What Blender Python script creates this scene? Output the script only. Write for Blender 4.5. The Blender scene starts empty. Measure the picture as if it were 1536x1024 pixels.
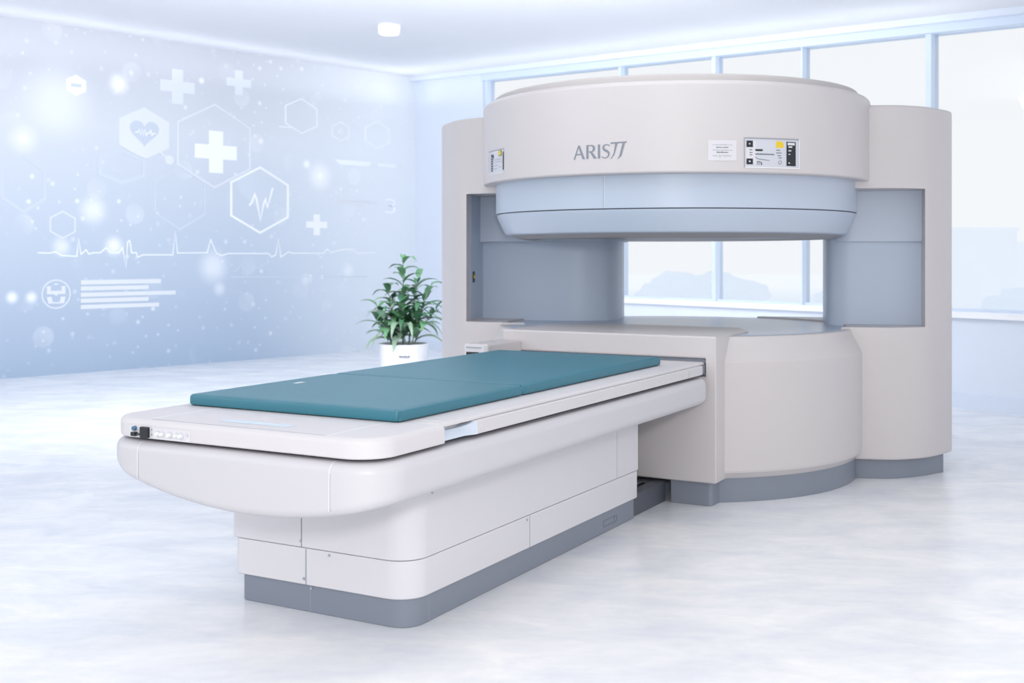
import bpy, bmesh, math, random
from mathutils import Matrix, Vector
S, Cc = math.sin, math.cos
PI = math.pi
sc = bpy.context.scene
col = sc.collection
random.seed(7)

# ------------------------------------------------------------------ materials
def lin(c):
    def f(v):
        v /= 255.0
        return v / 12.92 if v <= 0.04045 else ((v + 0.055) / 1.055) ** 2.4
    return (f(c[0]), f(c[1]), f(c[2]), 1.0)

MATS = {}
def mat(name, rgb, rough=0.45, metal=0.0, spec=0.5, coat=0.0, noise=0.0, nscale=6.0, bump=0.0, bscale=400.0, emit=0.0):
    m = bpy.data.materials.new(name); m.use_nodes = True
    nt = m.node_tree; b = nt.nodes['Principled BSDF']
    b.inputs['Base Color'].default_value = lin(rgb)
    b.inputs['Roughness'].default_value = rough
    b.inputs['Metallic'].default_value = metal
    b.inputs['Specular IOR Level'].default_value = spec
    b.inputs['Coat Weight'].default_value = coat
    if emit:
        b.inputs['Emission Color'].default_value = lin(rgb)
        b.inputs['Emission Strength'].default_value = emit
    tc = nt.nodes.new('ShaderNodeTexCoord')
    if noise:
        n = nt.nodes.new('ShaderNodeTexNoise'); n.inputs['Scale'].default_value = nscale
        n.inputs['Detail'].default_value = 5
        nt.links.new(tc.outputs['Object'], n.inputs['Vector'])
        mx = nt.nodes.new('ShaderNodeMix'); mx.data_type = 'RGBA'
        a = lin(rgb); mx.inputs['A'].default_value = tuple(v * (1 - noise) for v in a[:3]) + (1,)
        mx.inputs['B'].default_value = tuple(min(1, v * (1 + noise)) for v in a[:3]) + (1,)
        nt.links.new(n.outputs['Fac'], mx.inputs['Factor'])
        nt.links.new(mx.outputs['Result'], b.inputs['Base Color'])
    if bump:
        n2 = nt.nodes.new('ShaderNodeTexNoise'); n2.inputs['Scale'].default_value = bscale
        nt.links.new(tc.outputs['Object'], n2.inputs['Vector'])
        bp = nt.nodes.new('ShaderNodeBump'); bp.inputs['Strength'].default_value = bump; bp.inputs['Distance'].default_value = 0.002
        nt.links.new(n2.outputs['Fac'], bp.inputs['Height']); nt.links.new(bp.outputs['Normal'], b.inputs['Normal'])
    MATS[name] = m
    return m

M_SHELL = mat('gantry_plastic', (201, 196, 197), 0.42, noise=0.012, bump=0.04)
M_RING = mat('pole_plastic', (183, 194, 210), 0.38, noise=0.012)
M_RING2 = mat('pole_underside', (160, 158, 160), 0.5)
M_COL = mat('column_plastic', (180, 193, 211), 0.4, noise=0.012)
M_PLATE = mat('plate_plastic', (170, 184, 204), 0.28, noise=0.015)
M_TABLE = mat('table_plastic', (217, 215, 220), 0.38, noise=0.01, bump=0.03)
M_BEAM = mat('beam_plastic', (199, 197, 202), 0.4, noise=0.01, bump=0.03)
M_TRAY = mat('tray_plastic', (207, 204, 207), 0.5, noise=0.01, bump=0.03)
M_PLINTH = mat('plinth_grey', (128, 135, 148), 0.42, noise=0.02)
M_RAIL = mat('rail_dark', (84, 88, 98), 0.45)
M_JOINT = mat('joint_grey', (150, 155, 165), 0.6)
M_DARK = mat('dark_gap', (60, 66, 78), 0.6)
M_SEAM = mat('seam_white', (234, 233, 235), 0.35)
M_TEAL = mat('teal_vinyl', (50, 115, 133), 0.42, noise=0.05, nscale=9, bump=0.15, bscale=900)
M_TEALD = mat('teal_seam', (44, 98, 118), 0.6)
M_BLACK = mat('black_plastic', (20, 28, 36), 0.4)
M_BLUEK = mat('blue_plug', (70, 110, 140), 0.4)
M_WHITE = mat('white_plastic', (212, 210, 215), 0.4)
M_STICK = mat('pale_sticker', (222, 234, 246), 0.2)
M_YEL = mat('yellow_sticker', (226, 192, 40), 0.5)
M_GREEN = mat('green_mark', (70, 120, 70), 0.5)
M_LOGO = mat('logo_grey', (128, 134, 146), 0.5)
M_TEXT = mat('print_grey', (96, 104, 116), 0.6)
M_TEXTL = mat('print_pale', (176, 178, 186), 0.6)
M_PANEL = mat('panel_grey', (200, 202, 210), 0.35)
M_CHROME = mat('screw_steel', (176, 180, 188), 0.3, metal=0.7)
M_POT = mat('pot_white', (222, 223, 229), 0.35)
M_SOIL = mat('soil_dark', (52, 56, 58), 0.9, noise=0.3, nscale=40)
M_LEAF = mat('leaf_green', (100, 148, 108), 0.42, noise=0.25, nscale=9)
M_LEAFD = mat('leaf_dark', (70, 118, 86), 0.42, noise=0.25, nscale=9)
M_LEAFP = mat('leaf_grey', (136, 162, 140), 0.45, noise=0.15, nscale=9)
M_STEM = mat('stem_grey', (132, 146, 140), 0.6)
M_WALLW = mat('window_wall_paint', (226, 234, 246), 0.5, noise=0.01)
M_FRAME = mat('window_frame_paint', (216, 228, 245), 0.4)
M_SILL = mat('sill_white', (252, 253, 255), 0.3)
M_CEIL = mat('ceiling_paint', (231, 233, 239), 0.7, noise=0.01, nscale=1.5)
M_BASEB = mat('baseboard_paint', (222, 232, 246), 0.4)
M_LAMP = mat('lamp_diffuser', (255, 255, 255), 0.4, emit=2.0)
M_LAMPB = mat('lamp_body', (244, 244, 250), 0.4)

def haze(name, rgb, e):  # haze painted as self-glow, whiter with distance
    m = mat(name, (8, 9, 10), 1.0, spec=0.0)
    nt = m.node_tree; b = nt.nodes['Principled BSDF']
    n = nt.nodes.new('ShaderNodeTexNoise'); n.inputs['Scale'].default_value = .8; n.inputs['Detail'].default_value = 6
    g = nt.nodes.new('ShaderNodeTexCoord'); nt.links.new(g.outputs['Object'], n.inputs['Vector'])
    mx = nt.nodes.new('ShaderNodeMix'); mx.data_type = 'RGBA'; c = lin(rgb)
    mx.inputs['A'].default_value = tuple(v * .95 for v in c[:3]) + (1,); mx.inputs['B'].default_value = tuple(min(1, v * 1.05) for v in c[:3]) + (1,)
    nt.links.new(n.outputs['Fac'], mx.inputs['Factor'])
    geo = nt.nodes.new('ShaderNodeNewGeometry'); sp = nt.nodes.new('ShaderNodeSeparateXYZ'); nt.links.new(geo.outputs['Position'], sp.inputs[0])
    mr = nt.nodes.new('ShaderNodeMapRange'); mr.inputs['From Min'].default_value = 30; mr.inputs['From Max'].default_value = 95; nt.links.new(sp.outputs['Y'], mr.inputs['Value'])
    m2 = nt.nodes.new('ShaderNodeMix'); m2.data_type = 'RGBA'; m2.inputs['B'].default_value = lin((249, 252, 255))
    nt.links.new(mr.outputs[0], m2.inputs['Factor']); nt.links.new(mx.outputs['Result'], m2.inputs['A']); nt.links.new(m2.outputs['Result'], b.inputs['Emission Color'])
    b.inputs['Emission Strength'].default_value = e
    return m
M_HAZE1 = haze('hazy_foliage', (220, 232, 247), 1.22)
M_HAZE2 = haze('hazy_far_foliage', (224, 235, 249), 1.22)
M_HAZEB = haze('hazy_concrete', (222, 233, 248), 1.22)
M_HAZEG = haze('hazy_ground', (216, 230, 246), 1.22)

def glass():
    m = bpy.data.materials.new('window_glass'); m.use_nodes = True
    nt = m.node_tree; nt.nodes.clear()
    o = nt.nodes.new('ShaderNodeOutputMaterial'); mx = nt.nodes.new('ShaderNodeMixShader')
    t = nt.nodes.new('ShaderNodeBsdfTransparent'); t.inputs[0].default_value = (0.895, 0.907, 0.918, 1)
    g = nt.nodes.new('ShaderNodeBsdfGlossy'); g.inputs['Roughness'].default_value = 0.03
    lw = nt.nodes.new('ShaderNodeLayerWeight'); lw.inputs['Blend'].default_value = .5
    pw = nt.nodes.new('ShaderNodeMath'); pw.operation = 'POWER'; pw.inputs[1].default_value = 4; nt.links.new(lw.outputs['Facing'], pw.inputs[0])
    fr = nt.nodes.new('ShaderNodeMath'); fr.operation = 'MULTIPLY_ADD'; fr.inputs[1].default_value = .35; fr.inputs[2].default_value = .015; nt.links.new(pw.outputs[0], fr.inputs[0])
    nt.links.new(fr.outputs[0], mx.inputs[0]); nt.links.new(t.outputs[0], mx.inputs[1]); nt.links.new(g.outputs[0], mx.inputs[2])
    nt.links.new(mx.outputs[0], o.inputs[0])
    return m
M_GLASS = glass()

def floor_material():
    m = mat('floor_vinyl', (230, 231, 238), 0.22, spec=0.5)
    nt = m.node_tree; b = nt.nodes['Principled BSDF']
    tc = nt.nodes.new('ShaderNodeTexCoord'); mp = nt.nodes.new('ShaderNodeMapping')
    mp.inputs['Rotation'].default_value = (0, 0, 0.25); mp.inputs['Scale'].default_value = (0.9, 1.6, 1)
    nt.links.new(tc.outputs['Object'], mp.inputs['Vector'])
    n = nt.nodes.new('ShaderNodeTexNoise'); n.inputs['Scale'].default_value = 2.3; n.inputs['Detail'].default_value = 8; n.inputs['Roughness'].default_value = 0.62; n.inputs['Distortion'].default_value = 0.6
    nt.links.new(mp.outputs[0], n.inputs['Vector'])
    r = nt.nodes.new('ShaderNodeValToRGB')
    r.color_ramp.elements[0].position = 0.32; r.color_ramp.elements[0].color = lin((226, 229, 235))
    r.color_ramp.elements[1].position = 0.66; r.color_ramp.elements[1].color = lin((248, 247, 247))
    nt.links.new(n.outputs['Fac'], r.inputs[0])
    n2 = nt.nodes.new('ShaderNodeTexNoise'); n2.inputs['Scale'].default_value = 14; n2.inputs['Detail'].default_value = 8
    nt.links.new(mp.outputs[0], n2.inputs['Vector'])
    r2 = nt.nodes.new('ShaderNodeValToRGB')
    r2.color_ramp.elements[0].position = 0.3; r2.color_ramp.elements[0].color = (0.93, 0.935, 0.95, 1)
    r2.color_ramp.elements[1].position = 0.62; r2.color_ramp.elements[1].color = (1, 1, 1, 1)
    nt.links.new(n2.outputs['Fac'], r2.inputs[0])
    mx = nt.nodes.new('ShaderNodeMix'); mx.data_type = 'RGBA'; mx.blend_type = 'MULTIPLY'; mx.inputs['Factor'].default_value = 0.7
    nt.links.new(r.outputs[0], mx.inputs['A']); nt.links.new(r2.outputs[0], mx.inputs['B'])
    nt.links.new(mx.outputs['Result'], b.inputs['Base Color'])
    mr = nt.nodes.new('ShaderNodeMapRange'); mr.inputs['To Min'].default_value = 0.22; mr.inputs['To Max'].default_value = 0.28
    nt.links.new(n.outputs['Fac'], mr.inputs['Value']); nt.links.new(mr.outputs[0], b.inputs['Roughness'])
    return m
M_FLOOR = floor_material()

# ------------------------------------------------------------------ mesh helpers
def finish(bm, M, parent, name, mats, sharp=35, wn=True):
    bmesh.ops.remove_doubles(bm, verts=bm.verts, dist=1e-6)
    bmesh.ops.recalc_face_normals(bm, faces=bm.faces)
    bm.transform(M)
    if parent is not None:
        bm.transform(parent.matrix_world.inverted())
    for f in bm.faces: f.smooth = True
    a = math.radians(sharp)
    for e in bm.edges:
        if len(e.link_faces) == 2 and e.calc_face_angle(0) > a: e.smooth = False
        if len(e.link_faces) == 2 and e.link_faces[0].material_index != e.link_faces[1].material_index: e.smooth = False
    me = bpy.data.meshes.new(name); bm.to_mesh(me); bm.free()
    if not isinstance(mats, (list, tuple)): mats = [mats]
    for m in mats: me.materials.append(m)
    o = bpy.data.objects.new(name, me); col.objects.link(o)
    if parent is not None:
        o.parent = parent
        o.matrix_world = parent.matrix_world.copy()
    if wn:
        w_ = o.modifiers.new('weighted', 'WEIGHTED_NORMAL'); w_.keep_sharp = True
    return o

def thing(name, label, cat, M, group=None):
    o = bpy.data.objects.new(name, None); o.empty_display_size = 0.1
    col.objects.link(o); o.matrix_world = M
    o['label'] = label; o['category'] = cat
    if group: o['group'] = group
    bpy.context.view_layer.update()
    return o
def tag(o, label, cat, group=None):
    o['label'] = label; o['category'] = cat
    if group: o['group'] = group
    return o
def structure(o, label=None):
    o['kind'] = 'structure'
    if label: o['label'] = label
    return o

def recenter(o, base=False):
    """move a top-level mesh's origin to its own middle"""
    me = o.data
    xs = [v.co for v in me.vertices]
    lo = [min(v[i] for v in xs) for i in range(3)]; hi = [max(v[i] for v in xs) for i in range(3)]
    c = Vector([(lo[i] + hi[i]) / 2 for i in range(3)])
    me.transform(Matrix.Translation(-c)); o.location = c
    bpy.context.view_layer.update()
    return o

def box(bm, x0, x1, y0, y1, z0, z1, mi=0):
    vs = [bm.verts.new((x, y, z)) for x in (x0, x1) for y in (y0, y1) for z in (z0, z1)]
    for q in ((0, 1, 3, 2), (4, 6, 7, 5), (0, 4, 5, 1), (2, 3, 7, 6), (0, 2, 6, 4), (1, 5, 7, 3)):
        f = bm.faces.new([vs[i] for i in q]); f.material_index = mi

def rrect(x0, x1, y0, y1, r, inset=0, n=8):
    """rounded rectangle, radii order: x0y0, x1y0, x1y1, x0y1"""
    if not isinstance(r, (list, tuple)): r = (r,) * 4
    x0 += inset; x1 -= inset; y0 += inset; y1 -= inset
    r = [max(1e-4, v - inset) for v in r]
    pts = []
    for (cx, cy, a0, rr) in ((x0 + r[0], y0 + r[0], PI, r[0]), (x1 - r[1], y0 + r[1], 1.5 * PI, r[1]), (x1 - r[2], y1 - r[2], 0, r[2]), (x0 + r[3], y1 - r[3], .5 * PI, r[3])):
        for i in range(n + 1):
            a = a0 + .5 * PI * i / n
            pts.append((cx + rr * Cc(a), cy + rr * S(a)))
    return pts

def loft(bm, loops, mi=0, cap0=True, cap1=True):
    rings = [[bm.verts.new(p) for p in l] for l in loops]
    n = len(rings[0])
    for a, b in zip(rings[:-1], rings[1:]):
        for i in range(n):
            f = bm.faces.new((a[i], a[(i + 1) % n], b[(i + 1) % n], b[i])); f.material_index = mi
    for c, ring in ((cap0, rings[0]), (cap1, rings[-1])):
        if c:
            f = bm.faces.new(ring); f.material_index = mi

def rbox(bm, x0, x1, y0, y1, z0, z1, r=0.01, bt=0.0, bb=0.0, mi=0, zb=None, n=8, nb=4):
    levels = []
    if bb:
        for i in range(nb + 1):
            a = .5 * PI * i / nb
            levels.append((bb * (1 - S(a)), 'b', bb * (1 - Cc(a))))
    else: levels.append((0, 'b', 0))
    if bt:
        for i in range(nb + 1):
            a = .5 * PI * i / nb
            levels.append((bt * (1 - Cc(a)), 't', -bt * (1 - S(a))))
    else: levels.append((0, 't', 0))
    loops = []
    for ins, w, dz in levels:
        l = []
        for (x, y) in rrect(x0, x1, y0, y1, r, ins, n):
            z = (zb(x, y) if (w == 'b' and zb) else (z0 if w == 'b' else z1)) + dz
            l.append((x, y, z))
        loops.append(l)
    loft(bm, loops, mi)

def lathe(bm, prof, n=128, mi=0, a0=0, a1=2 * PI, cap0=True, cap1=True):
    """profile of (radius, z[, material])"""
    rings = []
    for p in prof:
        rings.append([bm.verts.new((p[0] * S(2 * PI * i / n), -p[0] * Cc(2 * PI * i / n), p[1])) for i in range(n)])
    for k, (a, b) in enumerate(zip(rings[:-1], rings[1:])):
        for i in range(n):
            f = bm.faces.new((a[i], a[(i + 1) % n], b[(i + 1) % n], b[i])); f.material_index = prof[k][2] if len(prof[k]) > 2 else mi
    if cap0: bm.faces.new(rings[0]).material_index = mi
    if cap1: bm.faces.new(rings[-1]).material_index = prof[-1][2] if len(prof[-1]) > 2 else mi

def arc_prof(cx, cz, r, a0, a1, n=5):
    return [(cx + r * Cc(math.radians(a0 + (a1 - a0) * i / n)), cz + r * S(math.radians(a0 + (a1 - a0) * i / n))) for i in range(n + 1)]

def prism(bm, pts, z0, z1, mi=0, bev=0.0):
    if bev:
        # inset loop by averaging normals
        def off(pts, d):
            out = []; n = len(pts)
            area = sum(pts[i][0] * pts[(i + 1) % n][1] - pts[(i + 1) % n][0] * pts[i][1] for i in range(n))
            sg = 1 if area > 0 else -1
            for i in range(n):
                a, b, c = Vector(pts[i - 1]), Vector(pts[i]), Vector(pts[(i + 1) % n])
                d1 = (b - a).normalized(); d2 = (c - b).normalized()
                n1 = Vector((-d1.y, d1.x)) * sg; n2 = Vector((-d2.y, d2.x)) * sg
                m = (n1 + n2); m = m / max(0.3, m.length_squared) * 2
                out.append((b.x + m.x * d, b.y + m.y * d))
            return out
        lv = [(bev, z0), (bev * .3, z0 + bev * .3), (0, z0 + bev), (0, z1 - bev), (bev * .3, z1 - bev * .3), (bev, z1)]
        loft(bm, [[(x, y, z) for x, y in off(pts, d)] for d, z in lv], mi)
    else:
        loft(bm, [[(x, y, z0) for x, y in pts], [(x, y, z1) for x, y in pts]], mi)

def catmull(pts, n=6):
    out = []
    for i in range(len(pts) - 1):
        p0 = pts[max(0, i - 1)]; p1 = pts[i]; p2 = pts[i + 1]; p3 = pts[min(len(pts) - 1, i + 2)]
        for k in range(n):
            t = k / n
            out.append(tuple(.5 * (2 * p1[j] + (p2[j] - p0[j]) * t + (2 * p0[j] - 5 * p1[j] + 4 * p2[j] - p3[j]) * t * t + (3 * p1[j] - p0[j] - 3 * p2[j] + p3[j]) * t ** 3) for j in range(len(p1))))
    out.append(tuple(pts[-1])); return out

def disc(bm, c, nrm, r, t, n=16, mi=0):
    """short cylinder centred at c, axis nrm"""
    nrm = Vector(nrm).normalized(); q = nrm.to_track_quat('Z', 'Y')
    a = [Vector(c) + q @ Vector((r * Cc(2 * PI * i / n), r * S(2 * PI * i / n), -t / 2)) for i in range(n)]
    b = [Vector(c) + q @ Vector((r * .85 * Cc(2 * PI * i / n), r * .85 * S(2 * PI * i / n), t / 2)) for i in range(n)]
    loft(bm, [a, b], mi)

def tube(bm, pts, r, n=8, mi=0, r1=None):
    loops = []
    for i, p in enumerate(pts):
        a = Vector(pts[max(0, i - 1)]); b = Vector(pts[min(len(pts) - 1, i + 1)])
        q = (b - a).normalized().to_track_quat('Z', 'Y')
        rr = r + ((r1 - r) * i / (len(pts) - 1) if r1 is not None else 0)
        loops.append([Vector(p) + q @ Vector((rr * Cc(2 * PI * k / n), rr * S(2 * PI * k / n), 0)) for k in range(n)])
    loft(bm, loops, mi)

def bake(o):
    dg = bpy.context.evaluated_depsgraph_get(); dg.update()
    me = bpy.data.meshes.new_from_object(o.evaluated_get(dg))
    old = o.data; o.modifiers.clear(); o.data = me; me.name = o.name; bpy.data.meshes.remove(old)
    bm = bmesh.new(); bm.from_mesh(me)
    for f in bm.faces: f.smooth = True
    for e in bm.edges:
        e.smooth = not (len(e.link_faces) == 2 and e.calc_face_angle(0) > math.radians(38))
    bm.to_mesh(me); bm.free()

def cut(o, bmc, M, bevel=0.0, seg=3):
    """subtract bmc from o, then bevel the edges"""
    bmesh.ops.recalc_face_normals(bmc, faces=bmc.faces)
    bmc.transform(M)
    me = bpy.data.meshes.new('cutter'); bmc.to_mesh(me); bmc.free()
    c = bpy.data.objects.new('cutter', me); col.objects.link(c)
    bpy.context.view_layer.update()
    o.modifiers.clear()
    m = o.modifiers.new('cut', 'BOOLEAN'); m.operation = 'DIFFERENCE'; m.object = c; m.solver = 'EXACT'
    if bevel:
        b = o.modifiers.new('bev', 'BEVEL'); b.width = bevel; b.segments = seg; b.limit_method = 'ANGLE'; b.angle_limit = math.radians(62)
    bake(o)
    bpy.data.objects.remove(c); bpy.data.meshes.remove(me)
    w_ = o.modifiers.new('weighted', 'WEIGHTED_NORMAL'); w_.keep_sharp = True

# ------------------------------------------------------------------ frames
TH = 0.507
M_T = Matrix.Rotation(-TH, 4, 'Z')                                   # table frame: x across (w), y along (u)
GA = math.radians(13.6)
M_G = Matrix.Translation((1.04, 7.15, 0)) @ Matrix.Rotation(-GA, 4, 'Z')   # scanner frame: x along the posts, y to the back
M_D = Matrix.Translation((1.00, 7.20, 0)) @ Matrix.Rotation(-GA, 4, 'Z')   # magnet axis
I4 = Matrix.Identity(4)
PANEL_D = 0.0

# ================================================================== PATIENT TABLE
table = thing('patient_table', 'long white patient table on a boxy grey-skirted base, leading into the scanner', 'patient table', M_T @ Matrix.Translation((-2.64, 4.3, 0)))

bm = bmesh.new()
rbox(bm, -3.028, -2.257, 3.335, 5.32, 0.0, 0.105, r=(.03, .085, .02, .02), bb=0.004)
box(bm, -2.2575, -2.2565, 3.452, 3.455, 0.0, 0.104, 1)
box(bm, -2.695, -2.692, 3.3343, 3.336, 0.0, 0.104, 1)
for (a, b, c, d) in ((4.945, 5.10, .030, .0315), (4.945, 5.10, .0575, .059), (4.945, 4.947, .03, .059), (5.098, 5.10, .03, .059), (5.07, 5.072, .03, .059)):
    box(bm, -2.2575, -2.2565, a, b, c, d, 2)
base_plinth = finish(bm, M_T, table, 'plinth', [M_PLINTH, M_JOINT, M_DARK])
base_plinth['label'] = 'slate grey skirting of the table base'

bm = bmesh.new()
rbox(bm, -3.052, -2.243, 3.318, 5.325, 0.102, 0.2365, r=(.04, .105, .015, .03), bb=.006, bt=.003)
box(bm, -2.7035, -2.699, 3.3172, 3.319, 0.104, 0.2345, 1)
box(bm, -2.2435, -2.2423, 4.187, 4.1905, 0.104, 0.2345, 1)
lower = finish(bm, M_T, table, 'lower_panel', [M_TABLE, M_JOINT])
bm = bmesh.new()
rbox(bm, -3.068, -2.240, 3.314, 5.332, 0.2385, 0.56, r=(.04, .11, .015, .03), bb=.006, bt=.003)
box(bm, -2.721, -2.7165, 3.3132, 3.315, 0.241, 0.53, 1)
box(bm, -2.2405, -2.2395, 5.062, 5.0645, 0.241, 0.53, 1)
upper = finish(bm, M_T, table, 'upper_panel', [M_TABLE, M_JOINT])
for (x, y, z, n, par) in ((-2.722, 3.3135, .262, (0, -1, 0), upper), (-2.7105, 3.3175, .125, (0, -1, 0), lower), (-2.595, 3.3175, .224, (0, -1, 0), lower),
                          (-2.6905, 3.3345, .088, (0, -1, 0), base_plinth), (-2.2425, 4.165, .222, (1, 0, 0), lower), (-2.2395, 3.45, .462, (1, 0, 0), upper)):
    bm = bmesh.new(); disc(bm, (x, y, z), n, .006, .004, 14)
    finish(bm, M_T, par, 'screw', M_CHROME)

# boat-bottomed beam under the table top
def beam_zb(x, y):
    return 0.478 + 0.27 * (x + 2.52) ** 2
bm = bmesh.new()
def beam_loops():
    return None
levels = []
nb = 5
RB = (.19, .15, .03, .03)
lv = [(.03 * (1 - S(.5 * PI * i / nb)), 'b', .03 * (1 - Cc(.5 * PI * i / nb))) for i in range(nb + 1)] + [(.034 * (1 - Cc(.5 * PI * i / nb)), 't', -.034 * (1 - S(.5 * PI * i / nb))) for i in range(nb + 1)]
def dense(l, step=.05):
    out = []
    for i in range(len(l)):
        a, b = l[i], l[(i + 1) % len(l)]
        k = max(1, int(math.hypot(b[0] - a[0], b[1] - a[1]) / step))
        k = KS[i] if i < len(KS) else k
        for j in range(k): out.append((a[0] + (b[0] - a[0]) * j / k, a[1] + (b[1] - a[1]) * j / k))
    return out
KS = []
base_out = rrect(-3.2, -2.0, 2.785, 5.66, RB, 0, 10)
KS = [max(1, int(math.hypot(base_out[(i + 1) % len(base_out)][0] - base_out[i][0], base_out[(i + 1) % len(base_out)][1] - base_out[i][1]) / .05)) for i in range(len(base_out))]
loops = []
for ins, w, dz in lv:
    pts = dense(rrect(-3.2, -2.0, 2.785, 5.66, RB, ins, 10))
    loops.append([(x, y, (beam_zb(x, y) if w == 'b' else 0.677) + dz) for x, y in pts])
# underside as strips between mirrored points: fill the crowned bottom with a grid
rings = [[bm.verts.new(p) for p in l] for l in loops]
n = len(rings[0])
for a, b in zip(rings[:-1], rings[1:]):
    for i in range(n): bm.faces.new((a[i], a[(i + 1) % n], b[(i + 1) % n], b[i]))
bm.faces.new(rings[-1])
f0 = bm.faces.new(rings[0]); bmesh.ops.triangulate(bm, faces=[f0])
for xs in (-2.985, -2.178):
    z0, z1 = beam_zb(xs, 0) + .02, .66
    box(bm, xs - .0014, xs + .0014, 2.7842, 2.7862, z0, z1 - .018, 1)
    box(bm, xs + .0014, xs + .0032, 2.7844, 2.7862, z0, z1 - .018, 2)
    for k in range(6):
        a = math.radians(15 * k); a2 = math.radians(15 * (k + 1))
        ya, yb = 2.785 + .034 * (1 - Cc(a)), 2.785 + .034 * (1 - Cc(a2)); za, zb_ = .643 + .034 * S(a), .643 + .034 * S(a2)
        vs = [bm.verts.new(p) for p in ((xs - .0014, ya - .0008, za), (xs + .0014, ya - .0008, za), (xs + .0014, yb - .0008, zb_ + .0004), (xs - .0014, yb - .0008, zb_ + .0004))]
        bm.faces.new(vs).material_index = 1
beam = finish(bm, M_T, table, 'support_beam', [M_BEAM, M_SEAM, M_JOINT])

# table top tray
bm = bmesh.new()
rbox(bm, -3.158, -2.022, 2.797, 3.192, .688, .752, r=(.13, .12, .004, .01), bt=.020, bb=.006, n=10)
ZT = .7523
for xs, y1 in ((-2.958, 3.16), (-2.212, 3.19)):
    box(bm, xs - .0022, xs + .0022, 2.822, y1, .75, ZT, 1)
box(bm, -2.165, -2.05, 3.236, 3.2395, .75, ZT, 1)
box(bm, -2.95, -2.22, 2.815, 2.8175, .75, ZT, 2)
tray_front = finish(bm, M_T, table, 'tray_end_cover', [M_TRAY, M_SEAM, M_JOINT])
bm = bmesh.new()
rbox(bm, -3.13, -2.075, 3.185, 5.75, .690, .74, r=.004)
rbox(bm, -3.155, -2.040, 3.188, 5.75, .739, .7515, r=(.004, .004, .02, .02), bt=.009)
rbox(bm, -3.13, -2.045, 5.745, 5.765, .69, .745, r=.004, mi=1)
tray = finish(bm, M_T, table, 'tray_top', [M_TRAY, M_COL])
bm = bmesh.new()
rbox(bm, -2.08, -2.022, 3.395, 5.665, .692, .7375, r=(.003, .003, .02, .003), bt=.003, bb=.003)
box(bm, -2.0228, -2.0214, 5.45, 5.452, .695, .735, 1)
rail = finish(bm, M_T, table, 'side_rail', [M_TRAY, M_JOINT])
for y in (3.425, 4.05, 4.55, 5.06, 5.44):
    bm = bmesh.new(); disc(bm, (-2.0215, y, .716), (1, 0, 0), .006, .003, 12)
    finish(bm, M_T, rail, 'screw', M_TRAY)
bm = bmesh.new()   # pale slanted grip bar in the side recess
loft(bm, [[(-2.078, 3.19, .692), (-2.035, 3.19, .694), (-2.06, 3.19, .722), (-2.078, 3.19, .722)], [(-2.078, 3.33, .692), (-2.035, 3.33, .694), (-2.055, 3.33, .722), (-2.078, 3.33, .722)], [(-2.078, 3.398, .692), (-2.022, 3.398, .692), (-2.022, 3.398, .736), (-2.078, 3.398, .736)]])
finish(bm, M_T, table, 'grip_handle', mat('grip_pale', (196, 206, 220), .3))
# pale strip label
bm = bmesh.new(); vs = [bm.verts.new(p) for p in ((-2.722, 2.887, .7526), (-2.424, 2.887, .7526), (-2.422, 2.934, .7526), (-2.72, 2.934, .7526))]; bm.faces.new(vs)
for v in vs: pass
bmesh.ops.solidify(bm, geom=bm.faces[:], thickness=.0008)
finish(bm, M_T, tray_front, 'strip_label', M_STICK)
# sockets on the front of the tray
bm = bmesh.new()
YF = 2.797
rbox(bm, -3.033, -2.936, YF - .004, YF + .004, .690, .731, r=.002)
box(bm, -3.005, -2.95, YF - .0055, YF - .003, .715, .7165, 1)
op = finish(bm, M_T, tray_front, 'socket_plate', [M_WHITE, M_TEXTL])
bm = bmesh.new(); disc(bm, (-3.004, YF - .008, .7205), (0, -1, 0), .0085, .014, 18); finish(bm, M_T, tray_front, 'plug', M_BLUEK)
bm = bmesh.new(); rbox(bm, -3.015, -2.993, YF - .018, YF, .695, .7085, r=.004, bt=.003, bb=.003); tube(bm, [(-2.994, YF - .010, .702), (-2.98, YF - .014, .703), (-2.968, YF - .012, .704)], .0035)
finish(bm, M_T, tray_front, 'plug', M_BLACK)['label'] = 'black plug with short cord'
bm = bmesh.new(); rbox(bm, -2.974, -2.937, YF - .016, YF, .692, .7285, r=.004, bt=.003, bb=.003); finish(bm, M_T, tray_front, 'socket_cover', M_BLACK)
bm = bmesh.new()
rbox(bm, -2.934, -2.758, YF - .003, YF + .004, .6905, .7275, r=.002)
for zz in (.702, .718): box(bm, -2.929, -2.9265, YF - .0045, YF - .002, zz, zz + .004, 1)
finish(bm, M_T, tray_front, 'knob_plate', [M_WHITE, M_TEXT])
for xk, rk in ((-2.898, .012), (-2.878, .011), (-2.845, .0125), (-2.815, .010), (-2.795, .0125)):
    bm = bmesh.new()
    disc(bm, (xk, YF - .0045, .7085), (0, -1, 0), rk, .005, 20, 1)
    disc(bm, (xk, YF - .010, .7085), (0, -1, 0), rk * .55, .012, 16, 0)
    finish(bm, M_T, tray_front, 'knob', [M_SEAM, M_PANEL])
bm = bmesh.new(); disc(bm, (-2.768, YF - .005, .715), (0, -1, 0), .006, .006, 14); finish(bm, M_T, tray_front, 'button', M_PANEL)
# rail on the floor between the base and the scanner
bm = bmesh.new()
for x0, x1 in ((-2.99, -2.945), (-2.33, -2.27)): box(bm, x0, x1, 5.28, 5.765, 0.0, .112, 0)
box(bm, -2.96, -2.30, 5.28, 5.765, 0.0, .085, 1)
box(bm, -2.42, -2.40, 5.33, 5.765, .084, .10, 2)
bmesh.ops.bevel(bm, geom=[e for e in bm.edges], offset=.003, segments=2, affect='EDGES')
finish(bm, M_T, table, 'floor_rail', [M_RAIL, M_BLACK, M_JOINT])

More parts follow.
